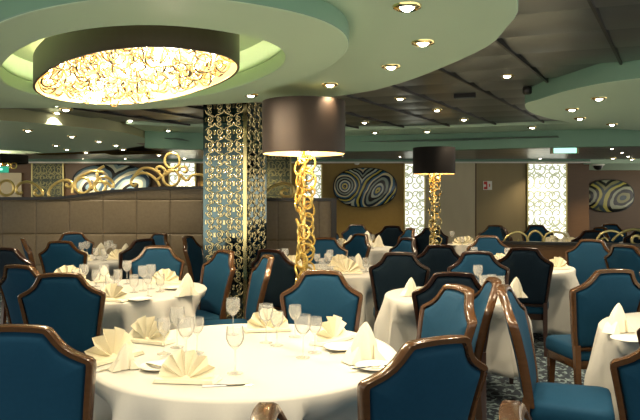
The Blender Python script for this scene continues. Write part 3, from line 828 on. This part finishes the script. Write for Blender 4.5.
table(T8, 'round table under cloth cut by the picture edge', 'white cloth with pointed napkin cut by the picture edge', seed=13)
table(T9, 'round table under cloth beside the red framed chair', 'white cloth falling straight beside the red framed chair', seed=15)
table(T6, 'far round table under cloth below the oval blue art', 'white cloth on far table below the oval blue art', seed=17)
table(T11, 'far small table under cloth right of the black shaded lamp', 'white cloth on far small table beside the black shaded lamp', seed=19)
table(T12, 'far round table under cloth behind the scroll rail', 'white cloth on far table under the widest lattice panel', seed=21)
table(T13, 'far round table under cloth below the olive oval art', 'white cloth on far table below the olive oval art', seed=23)

# ------------------------------------------------------------------ table settings
def fan_napkin(n=6, R=.125):
    mb = MB(); rim = []; base = []
    for i in range(2*n+1):
        a = math.radians(8+164*i/(2*n)); s = .020 if i % 2 else -.020
        rr = R*(1.0 if i % 2 else .955)
        rim.append((rr*math.cos(a), s+.015-.25*rr*math.sin(a)*.25, .006+rr*math.sin(a)))
        base.append((.018*math.cos(a), s*.25, .006+.018*math.sin(a)))
    mb.loft([base, rim], False, False)
    # folded band that lies on the table and carries the fan
    mb.add([(-.13,-.045,.002),(.13,-.045,.002),(.145,.05,.002),(-.145,.05,.002),(-.12,-.040,.016),(.12,-.040,.016),(.13,.045,.018),(-.13,.045,.018)],
           [(0,1,5,4),(1,2,6,5),(2,3,7,6),(3,0,4,7),(4,5,6,7),(3,2,1,0)])
    me = mb.mesh('napkin_fan', M['napkin'], 12); return me
def peak_napkin():
    mb = MB(); N = 20
    prof = [(.062,.004),(.060,.02),(.050,.07),(.036,.11),(.019,.145),(.004,.165)]
    rings = []
    for r, z in prof:
        row = []
        for j in range(N):
            a = 2*PI*j/N; f = 1+.16*math.cos(2*a)+.10*math.cos(5*a+.7)
            row.append((r*f*math.cos(a)+.06*(z/.19)**2*.3, r*f*.72*math.sin(a), z))
        rings.append(row)
    mb.loft(rings)
    # two turned-out flaps at the foot
    for s in (-1, 1):
        mb.add([(s*.03,-.05,.004),(s*.085,-.055,.003),(s*.095,.02,.004),(s*.06,.045,.005),(s*.035,-.035,.07),(s*.075,-.02,.030),(s*.050,.03,.06)],
               [(0,1,4),(1,5,4),(1,2,5),(2,3,6),(2,6,5),(4,5,6),(3,0,4,6),(0,3,2,1)])
    return mb.mesh('napkin_peak', M['napkin_pale'], 28)
def glass_mesh(h=.20, rb=.037, n=20):
    z0 = h*.53
    prof = [(.001,.0),(.034,.0),(.035,.002),(.030,.004),(.010,.008),(.0042,.016),(.0036,z0*.6),(.0045,z0-.006),(.012,z0+.002),(rb*.72,z0+.018),(rb*.98,z0+.042),(rb,z0+.058),(rb*.90,h),
            (rb*.90-.0013,h),(rb-.0016,z0+.058),(rb*.98-.0016,z0+.043),(rb*.70,z0+.020),(.010,z0+.006),(.001,z0+.005)]
    return MB().lathe(prof, n).mesh('glass', M['glass'], 60)
def tumbler_mesh(h=.145, rb=.037, n=16):
    return MB().lathe([(.001,.0),(.034,.0),(.035,.003),(.012,.010),(.006,.02),(.006,.035),(.018,.045),(.033,.062),(rb,.09),(rb*.95,h),(rb*.95-.0014,h),(rb-.0017,.09),(.030,.064),(.012,.050),(.001,.048)], n).mesh('goblet', M['glass'], 60)
ME = {'fan': fan_napkin(), 'peak': peak_napkin(), 'wine': glass_mesh(.205, .040), 'small': glass_mesh(.175, .035), 'goblet': tumbler_mesh()}
ME['plate'] = MB().lathe([(.001,.004),(.045,.004),(.050,.003),(.054,.006),(.085,.014),(.086,.016),(.055,.010),(.045,.007),(.001,.007)], 32).mesh('plate', M['china'], 50)
ME['plate'] = MB().lathe([(.001,.0),(.048,.0),(.052,.003),(.088,.013),(.089,.016),(.055,.008),(.045,.006),(.001,.006)], 32).mesh('plate', M['china'], 50)
kn = MB()
kn.loft([[(x_, -w_, 0), (x_, w_, 0), (x_, w_*.8, h_), (x_, -w_*.8, h_)] for x_, w_, h_ in ((-.105,.004,.003),(-.10,.0075,.006),(-.03,.006,.006),(-.01,.004,.005),(.0,.009,.002),(.07,.009,.002),(.10,.004,.0015))])
ME['knife'] = kn.mesh('knife', M['steel'], 40)
fk = MB(); fk.loft([[(x_, -w_, 0), (x_, w_, 0), (x_, w_*.8, h_), (x_, -w_*.8, h_)] for x_, w_, h_ in ((-.10,.006,.003),(-.04,.004,.004),(.03,.003,.004),(.05,.011,.003),(.065,.011,.003))])
for q in (-.009,-.003,.003,.009): fk.box(.064, .10, q-.0017, q+.0017, .0005, .003)
ME['fork'] = fk.mesh('fork', M['steel'], 40)
INFO = {'fan': ('folded_napkin', 'cream fan-folded napkin', 'napkin'), 'peak': ('folded_napkin', 'pale pointed folded napkin', 'napkin'),
        'wine': ('wine_glass', 'clear stemmed wine glass', 'glass'), 'small': ('wine_glass', 'smaller clear stemmed glass', 'glass'), 'goblet': ('water_goblet', 'squat clear water goblet', 'glass'),
        'plate': ('side_plate', 'white side plate', 'plate'), 'knife': ('table_knife', 'steel table knife', 'cutlery'), 'fork': ('table_fork', 'steel fork', 'cutlery')}
REG = {}
def put(kind, x, y, place, rz=0.0, z=ZT+.002, s=1.0):
    nm, lab, cat = INFO[kind]
    o = bpy.data.objects.new(nm, ME[kind]); COL.objects.link(o)
    o.location = (x, y, z); o.rotation_euler = (0, 0, rz); o.scale = (s, s, s)
    o['category'] = cat; o['group'] = cat+'s on the '+place
    REG.setdefault((lab, place), []).append(o)
    return o
P1 = 'large front table'
def px_put(kind, px, d, place, rz=0.0, s=1.0, dx=0.0): return put(kind, (px-320)*d/F+dx, d, place, rz, s=s)
# large front table
px_put('fan', 186, 2.66, P1, -.1, 1.0); px_put('fan', 113, 3.02, P1, 1.0, 1.15); px_put('peak', 124, 2.85, P1, .5, .7); px_put('fan', 147, 3.38, P1, -.4, 1.05)
px_put('fan', 268, 3.66, P1, .15, 1.0); px_put('fan', 334, 3.40, P1, .9, 1.05); px_put('peak', 363, 2.99, P1, .4, 1.1)
for px, d, kd in ((235,2.78,'wine'),(233,3.55,'wine'),(266,3.36,'wine'),(277,3.3,'small'),(303,3.05,'wine'),(315,3.15,'small'),(164,3.12,'small'),(177,3.26,'wine'),(186,2.98,'wine'),(197,3.14,'small'),(295,3.5,'small')):
    px_put(kd, px, d, P1)
for px, d in ((160,2.86),(375,2.86),(341,3.22)): px_put('plate', px, d, P1)
put('knife', (372-320)/F*2.86-.0, 2.83, P1, .35, ZT+.016); put('knife', (162-320)/F*2.86, 2.83, P1, 2.5, ZT+.016)
put('knife', (228-320)/F*2.60, 2.60, P1, .12); put('fork', (108-320)/F*2.86, 2.83, P1, .9); put('fork', (350-320)/F*3.1, 3.14, P1, .2)
# second table
P2 = 'second table'
for px, d, kd, rz, s in ((112,4.72,'fan',-.4,1.0),(186,4.95,'peak',.6,1.05),(165,5.65,'fan',.1,1.0),(68,5.65,'fan',.2,1.25),(103,5.72,'peak',.2,.9),(60,5.2,'peak',.2,.9)):
    px_put(kd, px, d, P2, rz, s)
for px, d, kd in ((143,5.2,'wine'),(151,5.3,'wine'),(134,5.1,'goblet'),(104,5.25,'wine'),(96,5.45,'goblet'),(118,5.45,'goblet'),(84,5.3,'wine'),(127,5.6,'wine'),(110,5.0,'goblet'),(148,4.9,'small'),(76,5.45,'goblet'),(160,5.15,'goblet')):
    px_put(kd, px, d, P2)
for px, d in ((140,4.72),(175,5.3),(75,5.0)): px_put('plate', px, d, P2)
# far left table
P4 = 'far table before the padded screen'
for px, d, kd in ((80,7.6,'fan'),(100,8.3,'peak'),(118,7.75,'fan'),(125,8.2,'peak'),(72,8.1,'peak')): px_put(kd, px, d, P4, .2)
for px, d, kd in ((87,8.0,'wine'),(107,7.95,'wine'),(110,8.15,'wine'),(96,7.7,'goblet'),(82,7.8,'wine'),(104,7.6,'goblet'),(114,8.0,'small')): px_put(kd, px, d, P4)
# table of the ring lamp
P3 = 'table behind the ring lamp'
for px, d, kd, s in ((347,6.35,'fan',1.15),(283,6.6,'peak',1.1),(292,6.95,'fan',1.0),(357,6.75,'peak',1.0),(340,7.05,'fan',1.0)): px_put(kd, px, d, P3, .1, s)
for px, d, kd in ((328,6.3,'wine'),(322,6.45,'goblet'),(330,6.75,'wine'),(277,6.8,'wine'),(285,6.9,'wine'),(352,6.6,'goblet'),(366,6.5,'goblet'),(317,6.6,'small')): px_put(kd, px, d, P3)
# small table behind the black-backed chair
P7 = 'small table behind the black-backed chair'
for px, d, kd, s in ((410,4.95,'peak',.85),(515,4.85,'peak',.95),(450,5.35,'fan',1.0)): px_put(kd, px, d, P7, .3, s)
for px, d, kd in ((484,5.05,'goblet'),(492,5.1,'goblet'),(500,5.0,'goblet'),(488,4.85,'goblet'),(478,5.25,'wine')): px_put(kd, px, d, P7)
P8 = 'table cut by the picture edge'
px_put('peak', 617, 3.62, P8, .4, 1.0); px_put('plate', 628, 3.4, P8)
P9 = 'napkin table beside the red framed chair'
for px, d, kd, s in ((558,6.75,'fan',1.0),(500,7.2,'fan',1.0),(480,6.9,'peak',1.0),(525,7.45,'fan',1.0)): px_put(kd, px, d, P9, .2, s)
for px, d, kd in ((478,6.6,'goblet'),(486,6.65,'goblet'),(494,6.62,'goblet'),(502,6.7,'goblet'),(474,7.1,'wine'),(508,7.0,'wine')): px_put(kd, px, d, P9)
P6 = 'far table below the oval blue art'
for px, d, kd, s in ((350,9.4,'peak',1.2),(366,9.9,'peak',1.4),(356,9.6,'fan',1.0),(378,9.7,'peak',1.1),(341,9.7,'fan',1.0)): px_put(kd, px, d, P6, .2, s)
for px, d, kd in ((340,9.35,'goblet'),(360,9.3,'goblet'),(372,9.4,'wine')): px_put(kd, px, d, P6)
P11 = 'far small table beside the black shaded lamp'
for px, d, kd in ((460,10.05,'fan'),(467,10.3,'fan'),(462,9.9,'goblet'),(452,10.3,'wine')): px_put(kd, px, d, P11)
P12 = 'far table under the widest lattice panel'
for px, d, kd, s in ((548,9.78,'fan',1.1),(560,9.62,"peak",.8),(571,9.85,'fan',1.1),(566,10.25,'peak',1.2),(553,10.28,'fan',1.1)): px_put(kd, px, d, P12, .2, s)
P13 = 'far table below the olive oval art'
for px, d, kd, s in ((634,10.25,'peak',1.2),): px_put(kd, px, d, P13, .2, s)
for (lab, place), os_ in REG.items():
    os_.sort(key=lambda o: scr(o.location))
    for i, o in enumerate(os_):
        o['label'] = '%s %s on the %s' % (order(i, len(os_)), lab, place) if len(os_) > 1 else '%s on the %s' % (lab, place)

# ------------------------------------------------------------------ gold scroll rail on the right
rl = thing('scroll_rail', 'low dark divider topped with antique gold scrollwork beyond the red framed chair', 'room divider', (0,0,0))
ra, rb_ = Vector((2.55, 9.05, 0)), Vector((5.6, 8.15, 0)); rd = (rb_-ra)
MB().loft([[ra+Vector((0,-.03,z)), rb_+Vector((0,-.03,z)), rb_+Vector((0,.04,z)), ra+Vector((0,.04,z))] for z in (0, .86)]).build('divider_panel', M['wall_brown'], rl, 0)
MB().loft([[ra+Vector((-.03,-.06,z)), rb_+Vector((.03,-.06,z)), rb_+Vector((.03,.07,z)), ra+Vector((-.03,.07,z))] for z in (.86, .90)]).build('cap_rail', M['black'], rl, 0)
def rp(px, py):
    # crossing of the view ray through px with the rail's line, at the height that shows at py
    k_ = (px-320)/F; tt = (k_*ra.y-ra.x)/(rd.x-k_*rd.y); p = ra+rd*tt
    return Vector((p.x, p.y, EYE+(HOR-py)*p.y/F))
def rscroll(pts, r=.016):
    MB().tube([rp(a, b) for a, b in S(pts)], r, 8).build('scroll', M['olivegold'], rl)
rscroll([(503,246),(505,239),(511,234),(519,232),(526,236),(527,243),(523,246),(518,243),(519,239)])
rscroll([(529,246),(528,239),(531,233),(536,231),(541,234),(543,240),(541,246)])
rscroll([(545,247),(544,240),(547,234),(554,232),(562,233),(567,237)])
rscroll([(598,247),(597,240),(601,234),(609,231),(617,232),(623,236)], .018)
rscroll([(606,246),(602,244),(601,240),(605,238),(608,241)], .013)
rscroll([(612,241),(618,235),(626,231),(634,229.5),(641,231),(646,236),(644,243),(637,245),(632,242),(633,237),(638,236),(640,239)], .02)

# ------------------------------------------------------------------ signs, camera dome, small ceiling fittings
sg = thing('exit_sign', 'lit green exit sign hanging under the beam', 'sign', at(564, 144, 2.44)+Vector((0,0,-.0)))
sg.location = Vector((on(564.5,149,10.2).x, 10.2, 0)); zt = EYE+(196-144.2)*10.2/F; zb_ = EYE+(196-153)*10.2/F; hw = 11.5*10.2/F
MB().box(-hw, hw, -.02, .02, zb_, zt).build('lit_face', M['green_lit'], sg, 0)
MB().box(-hw-.035, -hw, -.03, .03, zb_-.01, zt+.01).box(hw, hw+.035, -.03, .03, zb_-.01, zt+.01).box(-hw, hw, -.03, .03, zt, zt+.012).build('frame', M['olive_face'], sg, 0)
MB().box(-.012, .012, -.012, .012, zt, 2.44).build('hanger', M['olive_face'], sg, 0)
fs = thing('wall_sign', 'small square red and white safety sign on the umber wall', 'sign', on(487.5, 185.5, YW-.035))
hs = 4.4*YW/F
MB().box(-hs, hs, -.01, .01, -hs, hs).build('plate', M['white_paint'], fs, 0)
MB().box(-hs*.85, -hs*.1, -.014, -.009, hs*.25, hs*.9).box(-hs*.35, -hs*.05, -.014, -.009, -hs*.85, hs*.3).box(-hs*.85, -hs*.35, -.014, -.009, -hs*.85, -hs*.3).box(hs*.3, hs*.55, -.014, -.009, -hs*.3, hs*.35).build('pictogram', M['red_paint'], fs, 0)
gs = thing('exit_sign', 'small dark green lit sign under the cropped far lamp', 'sign', on(2, 169.5, 12.2))
MB().box(-.22, .12, -.02, .02, -.06, .06).build('lit_face', M['green_dark'], gs, 0)
MB().box(-.14, .02, -.024, -.019, -.015, .02).build('arrow', M['green_lit'], gs, 0)
MB().box(-.06, -.04, -.01, .01, .06, .5).build('hanger', M['black'], gs, 0)
cd = thing('dome_camera', 'black dome camera under the ceiling beside the far oval art', 'camera', (on(598, 163.5, 15.6).x, 15.6, 2.285))
MB().lathe([(.001,.0),(.15,.0),(.15,.035),(.001,.035)], 24).build('mount', M['white_paint'], cd)
MB().lathe([(.115,.0),(.108,-.04),(.075,-.085),(.03,-.105),(.001,-.107)], 24).build('dome', M['black'], cd)
sd = thing('smoke_detector', 'small white dome detector under the far ceiling above the oval art', 'detector', (on(357, 162, 15.36).x, 15.36, 2.33))
MB().lathe([(.001,.02),(.06,.02),(.062,.0),(.05,-.03),(.001,-.04)], 20).build('housing', M['white_paint'], sd)
v = at(465, 94.5, ZC-.03)
vt = thing('air_vent', 'small dark slotted vent in the metal ceiling panels', 'vent', v, math.radians(-19))
MB().box(-.11, .11, -.03, .03, -.035, .012).build('plate', M['black'], vt, 0)
for q in (-.02, 0, .02): MB().box(-.10, .10, q-.003, q+.003, -.040, -.035).build('slat', M['panel'], vt, 0)
pp = at(523, 94, 2.55)
sp = thing('rim_cavity', 'round black speaker modelled as a knob on the rim of the green disc', 'cavity', (1.985, 6.08, 2.55))  # black knob standing in for a dark round recess at the disc rim
MB().lathe([(.001,-.04),(.035,-.036),(.045,-.02),(.045,.02),(.03,.05),(.001,.06)], 20).build('housing', M['black'], sp)
# downlight close to the rim of the low left disc, washing its face
g_ = Vector((-3.30, 7.97, ZC-.03))
gd = downlight(g_, 'lit recessed downlight washing the rim of the low left disc', 'downlights on the disc rim', 0)
l_ = lamp('rim_beam', 'SPOT', (0,0,-.04), 14, gd, (1, .95, .82), .02, 80, .25)
l_.rotation_euler = Vector((-.75*.75, .66*.75, -1)).to_track_quat('-Z', 'Y').to_euler()
